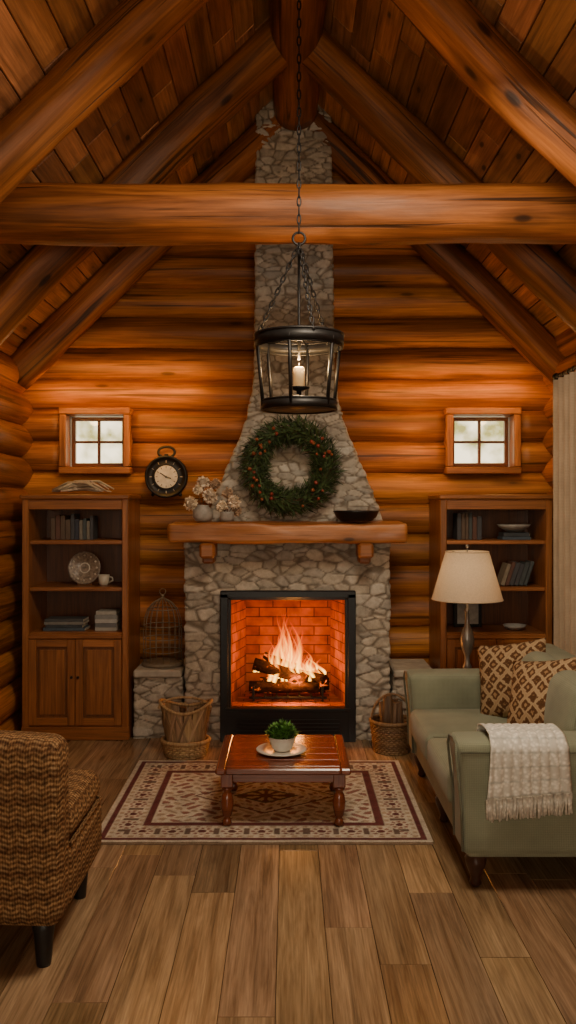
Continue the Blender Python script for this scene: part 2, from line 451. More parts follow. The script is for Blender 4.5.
# ceiling
mb=MB()
ang=math.atan(SL); slen=2.25/math.cos(ang)
for sg in (-1,1):
    M=Matrix.Translation((APX,0,APZ))@Matrix.Rotation(sg*ang,4,'Y')
    mb.box((sg*slen/2,2.5,.05),(slen,8.6,.04),1,0,M=M)
    s=0;W=.155
    while s<slen:
        y=YF-.3-R.random()
        while y<6.7:
            L=R.uniform(.4,1.2); k=R.uniform(.55,1.4)
            mb.box((sg*(s+W/2),y+L/2,.012),(W-.006,L-.005,.024),0,.004,1,M=M,tint=(k,k*R.uniform(.9,1.05),k*R.uniform(.85,1.1)))
            y+=L
        s+=W
mb.build('ceiling',[CEILW,DARKCH])
for (yy,r) in ((6.1,.12),(5.08,.125),(3.85,.12),(2.5,.13),(1.2,.13),(-.2,.13)):
    mb=MB()
    off=r*1.39-.02
    for sg in (-1,1):
        logtube(mb,(APX+sg*.02,yy,APZ-off-.02),(APX+sg*2.0,yy,APZ-off-SL*2.0),r,26,wob=.035,rn=.15,step=.06,tint=varycol(.1))
    mb.build('roof_rafter',[BEAM])
mb=MB(); logtube(mb,(.05,YF,4.38),(.05,5.99,4.38),.155,24,wob=.02,rn=.08,tint=(.9,.85,.8)); mb.build('ridge_beam',[BEAM])
mb=MB(); logtube(mb,(-1.62,4.4,3.105),(1.66,4.4,3.105),.150,40,wob=.012,rn=.075,step=.05,tint=(1.12,1.08,1.05)); mb.build('tie_beam',[BEAM])

# windows
for n,(a,b) in enumerate(WIN):
    mb=MB(); cx=(a+b)/2; z0,z1=1.84,2.30; zc=(z0+z1)/2; w=b-a; h=z1-z0
    t=.05
    for (c,s) in (((cx,6.35,z1-t/2+.012),(w+.03,.3,t)),((cx,6.35,z0+t/2-.012),(w+.03,.3,t)),((a+t/2-.012,6.35,zc),(t,.3,h-.08)),((b-t/2+.012,6.35,zc),(t,.3,h-.08))):
        mb.box(c,s,0,.006,tint=(1,1,1))
    iw=w-.09; ih=h-.09; t2=.028
    for (c,s) in (((cx,6.36,zc+ih/2-t2/2),(iw,.04,t2)),((cx,6.36,zc-ih/2+t2/2),(iw,.04,t2)),((cx-iw/2+t2/2,6.36,zc),(t2,.04,ih-.056)),((cx+iw/2-t2/2,6.36,zc),(t2,.04,ih-.056)),
                  ((cx,6.36,zc),(.02,.03,ih-.056)),((cx,6.362,zc),(iw-.056,.03,.018))):
        mb.box(c,s,0,.003,tint=(.45,.36,.3))
    mb.box((cx,6.375,zc),(iw-.05,.004,ih-.05),1,0)
    mb.build('window_%d'%(n+1),[TRIM,GLASS])
mb=MB()
for (c,s) in (((0,YF-.1,2.30),(2.06,.2,.08)),((0,YF-.1,.70),(2.06,.2,.08)),((-1,YF-.1,1.5),(.08,.2,1.52)),((1,YF-.1,1.5),(.08,.2,1.52)),((-.33,YF-.1,1.5),(.05,.06,1.52)),((.33,YF-.1,1.5),(.05,.06,1.52))):
    mb.box(c,s,0,.006)
mb.build('window_3',[TRIM])  # unseen window frame, added behind the camera for the front fill

# ------------------------------------------------------------ stonework
def stone(mb,p,nrm,seed=0,amp=.016,sx=6.6,sz=11.5,gray=0):
    q=V((p.x*sx+seed,p.y*sx,p.z*sz))
    q+=V((noise.noise(p*5),noise.noise(p*5+V((7,0,0))),noise.noise(p*5+V((0,9,0)))))*.25
    d,pts=noise.voronoi(q)
    e=min(1,max(0,(d[1]-d[0])/.15)); e=e*e*(3-2*e)
    c=pts[0]; h1=abs(noise.cell(c*7.31+V((.5,.5,.5)))); h2=abs(noise.cell(c*3.77+V((11.5,4.5,2.5))))
    k=.66+.42*h1
    base=V((.53,.45,.345)).lerp(V((.44,.405,.35)),min(1,h2*.7+gray))*k
    mort=V((.18,.14,.10))
    col=mort.lerp(base,e)
    return p+nrm*(amp*e*(.5+.7*h2)+.004*noise.noise(p*30)), tuple(col)
def shell(mb,z0,z1,wf,ff,cf,yb=6.34,res=.0085,hole=None,seed=0,sx=6.6,sz=11.5,gray=0):
    nz=int((z1-z0)/res)
    w0=wf(z0); d0=yb-ff(z0)
    ns=max(4,int(d0/res*.6)); nf=max(8,int(2*w0/res))
    vs=[];cs=[]
    for i in range(nz+1):
        z=z0+(z1-z0)*i/nz; w=wf(z); f=ff(z); c=cf(z)
        for j in range(2*ns+nf+1):
            if j<ns: t=j/ns; p=V((c-w,yb+(f-yb)*t,z)); n=V((-1,0,0))
            elif j<=ns+nf:
                t=(j-ns)/nf; p=V((c-w+2*w*t,f,z)); n=V((0,-1,0))
                if j==ns: n=V((-.7,-.7,0))
                if j==ns+nf: n=V((.7,-.7,0))
            else: t=(j-ns-nf)/ns; p=V((c+w,f+(yb-f)*t,z)); n=V((1,0,0))
            q,cc=stone(mb,p,n,seed,sx=sx,sz=sz,gray=gray); vs.append(q); cs.append(cc)
    m=2*ns+nf+1; fs=[]
    for i in range(nz):
        for j in range(m-1):
            if hole:
                x=sum(vs[k].x for k in (i*m+j,i*m+j+1))/2; z=z0+(z1-z0)*(i+.5)/nz
                if ns<=j<ns+nf and hole(x,z): continue
            fs.append([i*m+j,i*m+j+1,(i+1)*m+j+1,(i+1)*m+j])
    mb.add(vs,fs,0,True,None,cs)
def interp(tab):
    def f(z):
        if z<=tab[0][0]: return tab[0][1]
        for (a,b),(c,d) in zip(tab,tab[1:]):
            if z<=c:
                t=(z-a)/(c-a); return b+(d-b)*t
        return tab[-1][1]
    return f
mb=MB()
shell(mb,0,1.36,lambda z:.69,lambda z:5.80,lambda z:-.005,hole=lambda x,z: abs(x)<.44 and z<1.0,sx=8.5,sz=17)
wt=interp([(1.3,.66),(1.5,.60),(1.68,.54),(1.84,.475),(1.98,.415),(2.12,.36),(2.25,.32),(2.36,.295),(2.50,.275),(2.8,.27),(3.37,.262),(4.7,.25)])
shell(mb,1.36,4.56,wt,interp([(1.3,5.90),(2.4,6.0),(4.7,6.0)]),interp([(1.3,.05),(2.4,.045),(4.7,.04)]),seed=3.3,sx=10,sz=21,gray=.3)
mb.box((-.005,6.06,1.345),(1.36,.5,.03),0,0,tint=(.3,.26,.2))
yS=5.765
for (c,s) in (((-.43,yS,.50),(.055,.07,1.0)),((.43,yS,.50),(.055,.07,1.0)),((0,yS,.995),(.915,.07,.05)),((0,yS,.115),(.82,.07,.23))):
    mb.box(c,s,1,.005)
for z in (.05,.075,.10,.125,.15): mb.box((0,yS-.037,z),(.7,.01,.008),1,.002)
mb.box((0,yS-.04,.222),(.84,.03,.02),1,.004)
for sx in (-1,1): mb.box((sx*.395,yS-.005,.605),(.02,.04,.75),1,.003)
mb.box((0,yS-.005,.968),(.81,.04,.02),1,.003)
A=[(-.41,5.79,.23),(.41,5.79,.23),(.41,5.79,.985),(-.41,5.79,.985)]
B=[(-.31,6.21,.24),(.31,6.21,.24),(.31,6.21,.90),(-.31,6.21,.90)]
vs=A+B
def q(f,uv): mb.add([vs[k] for k in f],[[0,1,2,3]],2,False,[uv],(1,1,1))
q((4,5,6,7),[(0,0),(.62,0),(.62,.66),(0,.66)])
q((0,4,7,3),[(0,0),(.43,.01),(.43,.67),(0,.75)])
q((5,1,2,6),[(0,.01),(.43,0),(.43,.75),(0,.67)])
q((0,1,5,4),[(0,0),(.82,0),(.72,.43),(.1,.43)])
q((3,7,6,2),[(0,0),(.1,.43),(.72,.43),(.82,0)])
mb.build('stone_fireplace',[STONE,SATIN,BRICK],recalc=False)

for nm,a,b in (('stone_hearth_bench',-1.06,-.725),('stone_hearth_bench',.72,1.005)):
    mb=MB(); cx=(a+b)/2; w=(b-a)/2
    shell(mb,0,.42,lambda z:w-.01,lambda z:5.84,lambda z:cx,yb=6.24,seed=8,sx=8.5,sz=17)
    mb.box((cx,6.02,.445),((b-a)-.005,.44,.055),1,.012)
    mb.build(nm,[STONE,SLAB],recalc=False)

# mantel
mb=MB()
def mdef(w):
    n=noise.noise(V((w.x*3,w.y*6,w.z*9)))*.012+noise.noise(V((w.x*11,w.y*9,w.z*20)))*.005
    return w+V((n*.5,-n if w.y<0 else n,n))
mb.rbox((-.005,5.735,1.415),(1.57,.37,.135),.025,0,deform=mdef,k=3,n=40)
for x in (-.53,.51):
    mb.box((x,5.67,1.30),(.10,.24,.1),0,.015,tint=(.7,.65,.6)); mb.box((x,5.72,1.235),(.08,.15,.05),0,.012,tint=(.6,.55,.5))
mb.build('wooden_mantel',[MANT])

mb=MB()
for i in range(7):
    x=-.24+.08*i; mb.box((x,6.0,.275),(.014,.26,.014),0,.002)
for y in (5.9,6.1): mb.box((0,y,.262),(.54,.014,.016),0,.002)
for x in (-.24,.24):
    for y in (5.9,6.1): mb.box((x,y,.250),(.016,.016,.024),0,.002)
    mb.box((x,5.885,.31),(.016,.016,.07),0,.002)
mb.build('fireplace_grate',[BLACK])
mb=MB()
for (a,b,r) in (((-.27,5.94,.328),(.22,5.92,.328),.042),((-.2,6.06,.33),(.29,6.05,.33),.044),((-.24,5.96,.49),(.14,5.94,.385),.040),((.26,5.92,.385),(-.06,6.06,.42),.034),((-.17,6.07,.52),(.06,6.02,.44),.033)):
    logtube(mb,a,b,r,12,0,.01,.25,.05)
mb.build('firewood_logs',[CHAR])
mb=MB()
for i in range(66):
    bx=R.gauss(0.03,.13); bx=max(-.24,min(.26,bx)); by=R.uniform(5.90,6.12)
    hgt=(.38*math.exp(-((bx+.01)/.14)**2)+.12)*R.uniform(.35,1.0); wd=R.uniform(.035,.085); az=R.uniform(-.7,.7); ph=R.random()*6
    vs=[];fs=[];uvs=[];n=16
    off=R.randint(0,50); z0=.34+R.random()*.08
    for k in range(n+1):
        t=k/n; wp=wd*(math.sin(min(1,t*1.6+.25)*pi/2))*(1-t)**.6
        cx=bx+.045*math.sin(t*5+ph)*t-.05*t*bx/.2; cy=by+.02*math.sin(t*3+ph*2)*t
        for u in (-1,-.5,0,.5,1):
            vs.append(V((cx+u*wp/2*math.cos(az),cy+u*wp/2*math.sin(az),z0+hgt*t)))
    for k in range(n):
        for j in range(4):
            fs.append([k*5+j,k*5+j+1,(k+1)*5+j+1,(k+1)*5+j])
            uvs.append([(off+j/4*.998+.001,k/n),(off+(j+1)/4*.998,k/n),(off+(j+1)/4*.998,(k+1)/n),(off+j/4*.998+.001,(k+1)/n)])
    mb.add(vs,fs,0,True,uvs)
mb.build('fire_flames',[FLAME],merge=False,recalc=False)

# ------------------------------------------------------------ bookcases
def bookcase(x0,x1):
    mb=MB(); y0=5.78; y1=6.235; cx=(x0+x1)/2; w=x1-x0; yc=(y0+y1)/2; d=y1-y0; T=.045
    H=1.67
    for x in (x0+T/2,x1-T/2): mb.box((x,yc,H/2),(T,d,H),0,.005)
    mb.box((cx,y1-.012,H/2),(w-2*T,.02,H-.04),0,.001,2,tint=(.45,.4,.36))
    mb.box((cx,yc-.008,H-.014),(w+.02,d+.03,.035),0,.008)
    mb.box((cx,y0+.012,H-.065),(w-2*T,.024,.07),0,.004)
    for z in (1.345,1.025,.715): mb.box((cx,yc+.01,z),(w-2*T,d-.03,.028),0,.004)
    mb.box((cx,yc,.085),(w-2*T,d-.02,.03),0,.003)
    mb.box((cx,y0+.01,.045),(w+.01,.03,.09),0,.006)
    mb.box((cx,y0+.012,.705),(w-2*T,.03,.03),0,.004)
    dw=(w-2*T)/2-.003; z0,z1=.10,.685; zc=(z0+z1)/2; dh=z1-z0
    for sg in (-1,1):
        dx=cx+sg*(dw/2+.0015)
        st=.052
        mb.box((dx-dw/2+st/2,y0+.008,zc),(st,.024,dh),0,.003); mb.box((dx+dw/2-st/2,y0+.008,zc),(st,.024,dh),0,.003)
        mb.box((dx,y0+.008,z1-st/2),(dw-2*st,.024,st),0,.003); mb.box((dx,y0+.008,z0+st/2),(dw-2*st,.024,st),0,.003)
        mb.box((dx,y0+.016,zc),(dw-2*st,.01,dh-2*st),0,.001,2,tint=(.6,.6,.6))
        mb.box((dx,y0+.010,zc),(dw-2*st-.04,.012,dh-2*st-.04),0,.006,2)
        mb.ball((cx+sg*.022,y0-.014,.43),.010,1,8)
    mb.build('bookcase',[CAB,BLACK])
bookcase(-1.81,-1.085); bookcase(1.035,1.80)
def books_up(mb,x,z,n,y=5.95,lean=0,hs=(.15,.20)):
    cols=[(.09,.06,.04),(.05,.05,.055),(.2,.16,.11),(.03,.035,.05),(.10,.045,.03),(.16,.14,.11),(.05,.06,.06)]
    for i in range(n):
        t=R.uniform(.018,.036); h=R.uniform(*hs); d=.15; c=R.choice(cols)
        M=Matrix.Translation((x,y,z+t*abs(math.sin(lean))+.0005))@Matrix.Rotation(-lean,4,'Y') if lean else Matrix.Translation((x,y,z))
        mb.box((t/2,0,h/2),(t,d,h),0,.003,tint=c,M=M)
        mb.box((t/2,.003,h/2+.001),(t-.006,d-.004,h-.001),1,.0,M=M)
        x+=(t/math.cos(lean))+.002
    return x
def books_flat(mb,x,z,n,w=.2,y=5.95,cols=None):
    for i in range(n):
        t=R.uniform(.018,.03); ww=w*R.uniform(.85,1.0); c=(cols or [(.05,.07,.09),(.035,.04,.045),(.16,.15,.13),(.06,.06,.06)])[i%4]
        mb.box((x,y,z+t/2),(ww,.15,t),0,.002,tint=c)
        mb.box((x+.003,y+.003,z+t/2),(ww+.001,.146,t-.007),1,0)
        z+=t+.0005
S1,S2,S3=1.3592,1.0392,.7292
mb=MB(); books_up(mb,-1.64,S1,10,hs=(.13,.18)); mb.build('book_row',[BOOK,PAPER])
mb=MB(); books_flat(mb,-1.55,S3,4,.29); mb.build('book_stack',[BOOK,PAPER])
mb=MB(); books_flat(mb,-1.26,S3,5,.16,cols=[(.3,.28,.24),(.12,.12,.12),(.35,.33,.3),(.2,.2,.19)]); mb.build('book_stack',[BOOK,PAPER])
mb=MB(); books_up(mb,1.17,S1,6,hs=(.14,.19)); mb.build('book_row',[BOOK,PAPER])
mb=MB(); books_up(mb,1.47,S2,6,lean=-.32,hs=(.15,.19)); mb.build('book_row',[BOOK,PAPER])
mb=MB(); books_flat(mb,1.58,S1,2,.2); mb.build('book_stack',[BOOK,PAPER])
RX=Matrix.Rotation(pi/2,4,'X')
mb=MB()
M=Matrix.Translation((-1.43,5.98,S2+.118))@Matrix.Rotation(pi/2-.12,4,'X')
mb.lathe([(0,0),(.055,.0),(.065,.006),(.105,.014),(.115,.018),(.115,.012),(.07,-.006),(0,-.008)],seg=32,M=M)
for i in range(12):
    a=i*pi/6; mb.ball((.088*math.cos(a),.088*math.sin(a),.014),.008,1,6,M=M,sq=.3,tint=(.6,.55,.5))
mb.lathe([(.03,.003),(.034,.005),(.038,.003)],seg=24,mat=1,M=M,tint=(.6,.55,.5))
mb.box((-1.43,6.0,S2+.006),(.1,.06,.012),2,.003)
mb.build('decorative_plate',[PLATE,CERAM,CAB])
mb=MB(); mb.lathe([(0,0),(.028,0),(.036,.02),(.04,.075),(.036,.075),(.03,.01),(0,.008)],(-1.285,5.93,S2),20,tint=(.6,.56,.5)); 
mb.tube([(-1.247,5.93,S2+.06),(-1.225,5.93,S2+.055),(-1.222,5.93,S2+.035),(-1.25,5.93,S2+.02)],.005,6,tint=(.6,.56,.5))
mb.build('coffee_mug',[CERAM])
mb=MB(); mb.lathe([(0,0),(.05,0),(.1,.03),(.115,.05),(.108,.05),(.05,.01),(0,.008)],(1.58,5.95,S1+.056),24); mb.build('serving_bowl',[GREYCER])
mb=MB(); mb.box((1.28,6.06,S3+.10),(.2,.018,.2),0,.004); mb.box((1.28,6.049,S3+.10),(.15,.004,.15),1,.001); mb.box((1.28,6.10,S3+.05),(.03,.08,.1),0,.003); mb.build('picture_frame',[SATIN,GREYCER])
mb=MB(); mb.lathe([(0,0),(.04,0),(.07,.02),(.08,.035),(.075,.035),(.04,.008),(0,.006)],(1.58,5.93,S3),24); mb.build('small_bowl',[GREYCER])
mb=MB()
for i in range(26):
    a=R.uniform(-.5,.5); L=R.uniform(.10,.19); cx=-1.44+R.uniform(-.05,.05); cy=5.93+R.uniform(-.05,.05); z=1.6825+.012+R.random()*.06
    mb.tube([(cx-L,cy-L*a,z-.002-(z-1.6945)*.7),(cx-L*.4,cy-L*a*.4+.01,z+.012),(cx+L*.4,cy+L*a*.4,z+.012),(cx+L,cy+L*a,z-.002-(z-1.6945)*.7)],[.006,.009,.009,.005],7,tint=varycol(.25))
mb.build('driftwood_bundle',[ROPE])

# wall clock
mb=MB()
M=Matrix.Translation((-.885,6.225,1.805))@RX
mb.lathe([(0,0),(.150,0),(.155,.02),(.155,.06),(.148,.072),(.138,.066),(.130,.052),(.094,.05),(.088,.056),(.084,.05),(0,.05)],seg=48,M=M)
mb.lathe([(0,.0515),(.083,.0515)],seg=32,mat=1,M=M)
for i in range(12):
    a=i*pi/6; Mi=M@Matrix.Rotation(a,4,'Z'); mb.box((0,.111,.053),(.004 if i%3 else .007,.018,.002),1,.0005,M=Mi,tint=(.5,.45,.4)); mb.box((0,.070,.053),(.004,.016,.002),0,0,M=Mi)
mb.box((0,.022,.055),(.006,.06,.003),0,.001,M=M@Matrix.Rotation(1.0,4,'Z')); mb.box((0,.016,.057),(.007,.045,.003),0,.001,M=M@Matrix.Rotation(-1.9,4,'Z'))
mb.ball((0,0,.057),.007,0,8,M=M)
mb.tube([(-.885+.06*math.cos(t),6.19,1.985+.04*math.sin(t)) for t in [i*pi*2/20 for i in range(20)]],.010,8,closed=True)
mb.box((-.885,6.19,1.958),(.03,.03,.025),0,.004)
for sx in (-1,1): mb.ball((-.885+sx*.10,6.19,1.675),.014,0,8)
mb.build('wall_clock',[BLACK,CLOCKF])

# wreath
mb=MB(); C=V((.015,5.79,1.862)); Rm=.245
mb.tube([C+V((Rm*math.cos(a),0,Rm*math.sin(a))) for a in [i*2*pi/32 for i in range(32)]],.030,8,2,closed=True)
for i in range(5600):
    a=R.random()*2*pi; b=R.random()*2*pi
    rr=.022+.042*R.random()
    rad=V((math.cos(a),0,math.sin(a))); tan=V((-math.sin(a),0,math.cos(a)))
    n=rad*math.cos(b)+V((0,-1,0))*math.sin(b)
    if n.y>.5: continue
    p=C+rad*Rm+n*rr
    d=tan*R.uniform(.1,1)+n*R.uniform(.3,1.2)+V((R.gauss(0,.3),R.gauss(0,.15),R.gauss(0,.3)))
    k=R.uniform(.35,1.9); mb.leaf(p,d,n,R.uniform(.035,.10),R.uniform(.007,.015),0,(k,k,k*.9))
for i in range(36):
    a=R.choice([.5,2.4,3.6,5.4])+R.gauss(0,.25); rad=V((math.cos(a),0,math.sin(a)))
    p=C+rad*(Rm+R.uniform(-.05,.05))+V((0,-.092,0)); mb.ball(p,R.uniform(.009,.014),1,8,tint=(1,R.uniform(.8,1.8),1))
mb.build('evergreen_wreath',[FIR,BERRY,TWIG],merge=False,recalc=False)

# mantel vases with dried flowers
MT=1.4905
def floret(mb,c,r,n,tint):
    for i in range(n):
        d=V((R.gauss(0,1),R.gauss(0,1),R.gauss(0,1))).normalized(); p=V(c)+d*r*.72
        t=R.uniform(.7,1.25)
        mb.leaf(p-d*.006,d+V((R.gauss(0,.5),R.gauss(0,.5),R.gauss(0,.5))),V((R.gauss(0,1),R.gauss(0,1),1)),r*.55,r*.5,1,tuple(q*t for q in tint))
    mb.ball(c,r*.72,1,10,tint=tuple(q*.5 for q in tint))
for (x,y,pr,stems) in ((-.57,5.70,[(0,0),(.050,0),(.070,.03),(.066,.075),(.040,.10),(.045,.11),(.038,.11),(0,.09)],[(-.08,0,.12,.050),(.05,-.03,.17,.050),(.0,.02,.26,.045),(-.03,-.05,.21,.035),(.08,.03,.25,.040)]),
                       (-.41,5.73,[(0,0),(.040,0),(.050,.02),(.046,.05),(.048,.065),(.040,.065),(0,.05)],[(-.03,-.03,.10,.040),(.05,-.03,.13,.045),(.0,.03,.19,.040),(.06,.02,.07,.038)])):
    mb=MB(); mb.lathe(pr,(x,y,MT),20,0)
    for (dx,dy,h,r) in stems:
        mb.tube([(x,y,MT+.04),(x+dx*.5,y+dy*.5,MT+h*.6),(x+dx,y+dy,MT+h)],.003,5,2)
        floret(mb,(x+dx,y+dy,MT+h),r,80,R.choice([(1,1,1),(1.1,1.1,1.05),(.66,.54,.46)]))
    mb.build('dried_flower_vase',[GREYCER,PETAL,TWIG],merge=False,recalc=False)
mb=MB(); mb.lathe([(0,0),(.10,0),(.135,.025),(.15,.06),(.157,.066),(.15,.072),(.142,.062),(.12,.03),(0,.012)],(.46,5.74,MT),32)
mb.lathe([(0,.05),(.10,.055),(.14,.062)],(.46,5.74,MT),24); mb.build('black_bowl',[SATIN])

# birdcage
mb=MB(); cx,cy,cz=-.885,6.0,.4730; r0=.135
mb.lathe([(0,0),(r0+.01,0),(r0+.01,.02),(r0,.028),(0,.028)],(cx,cy,cz),32)
prof=[(r0,.02),(r0,.15),(r0,.26),(r0*.95,.33),(r0*.78,.395),(r0*.5,.44),(r0*.2,.465),(.01,.475)]
for i in range(18):
    a=i*2*pi/18
    mb.tube([(cx+r*math.cos(a),cy+r*math.sin(a),cz+z) for r,z in prof],.0026,5)
for z,r in ((.10,r0),(.19,r0),(.28,r0),(.395,r0*.78)):
    mb.tube([(cx+r*math.cos(a),cy+r*math.sin(a),cz+z) for a in [i*2*pi/28 for i in range(28)]],.0035,6,closed=True)
mb.ball((cx,cy,cz+.482),.014,0,8)
mb.tube([(cx+.022*math.cos(a),cy,cz+.515+.022*math.sin(a)) for a in [i*2*pi/16 for i in range(16)]],.0035,6,closed=True)
m3=simple('cage_wire',(.20,.15,.10),.6,.2)
mb.build('wire_birdcage',[m3])

# chandelier
mb=MB(); cx,cy=.053,4.10
def ring(r,z,rt,sg=40,flat=None):
    if flat: mb.lathe([(r,z-flat/2),(r+rt,z-flat/2),(r+rt,z+flat/2),(r,z+flat/2),(r,z-flat/2)],(cx,cy,0),48)
    else: mb.tube([(cx+r*math.cos(a),cy+r*math.sin(a),z) for a in [i*2*pi/sg for i in range(sg)]],rt,8,closed=True)
ring(.205,2.385,.012,flat=.048); ring(.172,2.075,.014,flat=.038); ring(.214,2.415,.007); ring(.209,2.358,.006); ring(.180,2.100,.006)
mb.lathe([(.001,2.062),(.172,2.062),(.172,2.072),(.001,2.072)],(cx,cy,0),40)
for i in range(6):
    a=i*pi/3+.3
    mb.tube([(cx+.21*math.cos(a),cy+.21*math.sin(a),2.39),(cx+.179*math.cos(a),cy+.179*math.sin(a),2.07)],.009,6)
for i in range(3):
    a=i*2*pi/3+.3+pi/6
    A=V((cx+.212*math.cos(a),cy+.212*math.sin(a),2.41)); B=V((cx,cy,2.86))
    n=15
    for k in range(n):
        p=A.lerp(B,(k+.5)/n); d=(B-A).normalized(); s_=d.cross(V((0,1,0))).normalized(); u_=d.cross(s_)
        ax=s_ if k%2 else u_
        mb.tube([p+d*.022*math.cos(t)+ax*.009*math.sin(t) for t in [j*2*pi/10 for j in range(10)]],.0046,5,closed=True)
    mb.ball(A,.012,0,8)
mb.tube([(cx+.03*math.cos(t),cy,2.885+.03*math.sin(t)) for t in [j*2*pi/16 for j in range(16)]],.006,6,closed=True)
z=2.935;k=0
while z<4.24:
    ax=V((1,0,0)) if k%2 else V((0,1,0))
    mb.tube([V((cx,cy,z))+V((0,0,.026*math.cos(t)))+ax*.008*math.sin(t) for t in [j*2*pi/10 for j in range(10)]],.0038,5,closed=True)
    z+=.043;k+=1
mb.lathe([(0,4.255),(.05,4.255),(.05,4.235),(.02,4.215),(0,4.215)],(cx,cy,0),20)
mb.lathe([(0,2.072),(.012,2.072),(.012,2.15),(.05,2.16),(.052,2.168),(0,2.168)],(cx,cy,0),20)
mb.lathe([(0,2.168),(.027,2.168),(.027,2.26),(.022,2.264),(0,2.26)],(cx,cy,0),20,1)
mb.tube([(cx,cy,2.26),(cx,cy,2.285)],.0025,5,0)
mb.tube([(cx,cy,2.30),(cx,cy,2.40),(cx,cy,2.86)],.007,6,0)
for k in range(3):
    a=k*pi/3+.3
    mb.tube([(cx-.21*math.cos(a),cy-.21*math.sin(a),2.405),(cx+.21*math.cos(a),cy+.21*math.sin(a),2.405)],.005,6)
mb.build('lantern_chandelier',[BLACK,WAX])

# ------------------------------------------------------------ baskets
def basket(mb,cx,cy,r0,r1,h,ribs=24,mat=0,tn=(1,1,1),z0=0,pitch=.013,ell=1):
    n=int(h/pitch)
    for k in range(n):
        z=z0+.008+k*pitch; r=r0+(r1-r0)*((z-z0)/h)
        kk=varycol(.2); kk=tuple(a*b for a,b in zip(kk,tn))
        mb.tube([(cx+(r+.004*(1 if (j+k)%2 else -1))*math.cos(j*2*pi/(2*ribs)),cy+ell*(r+.004*(1 if (j+k)%2 else -1))*math.sin(j*2*pi/(2*ribs)),z) for j in range(2*ribs)],pitch*.6,6,mat,closed=True,tint=kk)
    for j in range(ribs):
        a=j*2*pi/ribs; mb.tube([(cx+r0*math.cos(a),cy+ell*r0*math.sin(a),z0+.004),(cx+r1*math.cos(a),cy+ell*r1*math.sin(a),z0+h)],.005,5,mat,tint=tn)
    mb.tube([(cx+r1*math.cos(a),cy+ell*r1*math.sin(a),z0+h) for a in [i*2*pi/40 for i in range(40)]],.013,8,mat,closed=True,tint=tn)
    mb.lathe([(0,z0+.006),(r0,z0+.006)],(cx,cy,0),24,mat,tint=tn)
mb=MB(); bx,by=-.655,5.44
basket(mb,bx,by,.125,.15,.10,ell=.85)
def splint(a,za,zb,ra,rb,w,tn,tw=0):
    n=6;vs=[];fs=[];uvs=[]
    for i in range(n+1):
        t=i/n; r=ra+(rb-ra)*t**1.3; aa=a+tw*t
        for sg in (-1,1):
            da=sg*w/2/r
            vs.append(V((bx+r*math.cos(aa+da),by+.72*r*math.sin(aa+da),za+(zb-za)*t)))
    for i in range(n):
        fs.append([2*i,2*i+1,2*i+3,2*i+2]); uvs.append([((za+(zb-za)*(i+q)/n),a*.3+p*w) for q,p in ((0,0),(0,1),(1,1),(1,0))])
    mb.add(vs,fs,1,True,uvs,tn)
for j in range(18):
    a=j*2*pi/18; splint(a,.04,.32+.03*math.cos(2*a),.118,.165,.048,varycol(.3))
for j in range(12):
    a=j*2*pi/12+.1; splint(a,.05,.31,.124,.172,.020,varycol(.3),.7)
    splint(a+.2,.05,.31,.122,.170,.020,varycol(.3),-.7)
mb.tube([(bx+.166*math.cos(a),by+.72*.166*math.sin(a),.32+.03*math.cos(2*a)) for a in [i*2*pi/40 for i in range(40)]],.010,7,0,closed=True)
mb.tube([(bx+.165*math.cos(t),by-.05,.31+.07*math.sin(t)) for t in [i*pi/14 for i in range(15)]],.008,7,0)
for i in range(7):
    r=.07; a=i*.9; p=V((bx+r*math.cos(a),by+.6*r*math.sin(a),.03)); mb.tube([p,p+V((R.uniform(-.03,.03),R.uniform(-.02,.02),R.uniform(.20,.27)))],.022,8,1,tint=(.35,.28,.22))
mb.build('splint_log_basket',[WICK,KIND],recalc=False,merge=False)
mb=MB(); bx,by=.675,5.53
DT=(.5,.45,.42)
basket(mb,bx,by,.11,.135,.20,tn=DT)
for i in range(10):
    a=i*2.4; r=R.uniform(.0,.075)
    p=V((bx+r*math.cos(a),by+r*math.sin(a),.02)); mb.tube([p,p+V((R.uniform(-.03,.03),R.uniform(-.03,.03),R.uniform(.24,.36)))],R.uniform(.02,.03),9,1,tint=(.28,.22,.18))
mb.tube([(bx+.13*math.cos(t),by,.20+.17*math.sin(t)) for t in [i*pi/14 for i in range(15)]],.008,7,0,tint=DT)
mb.build('firewood_basket',[WICK,KIND])

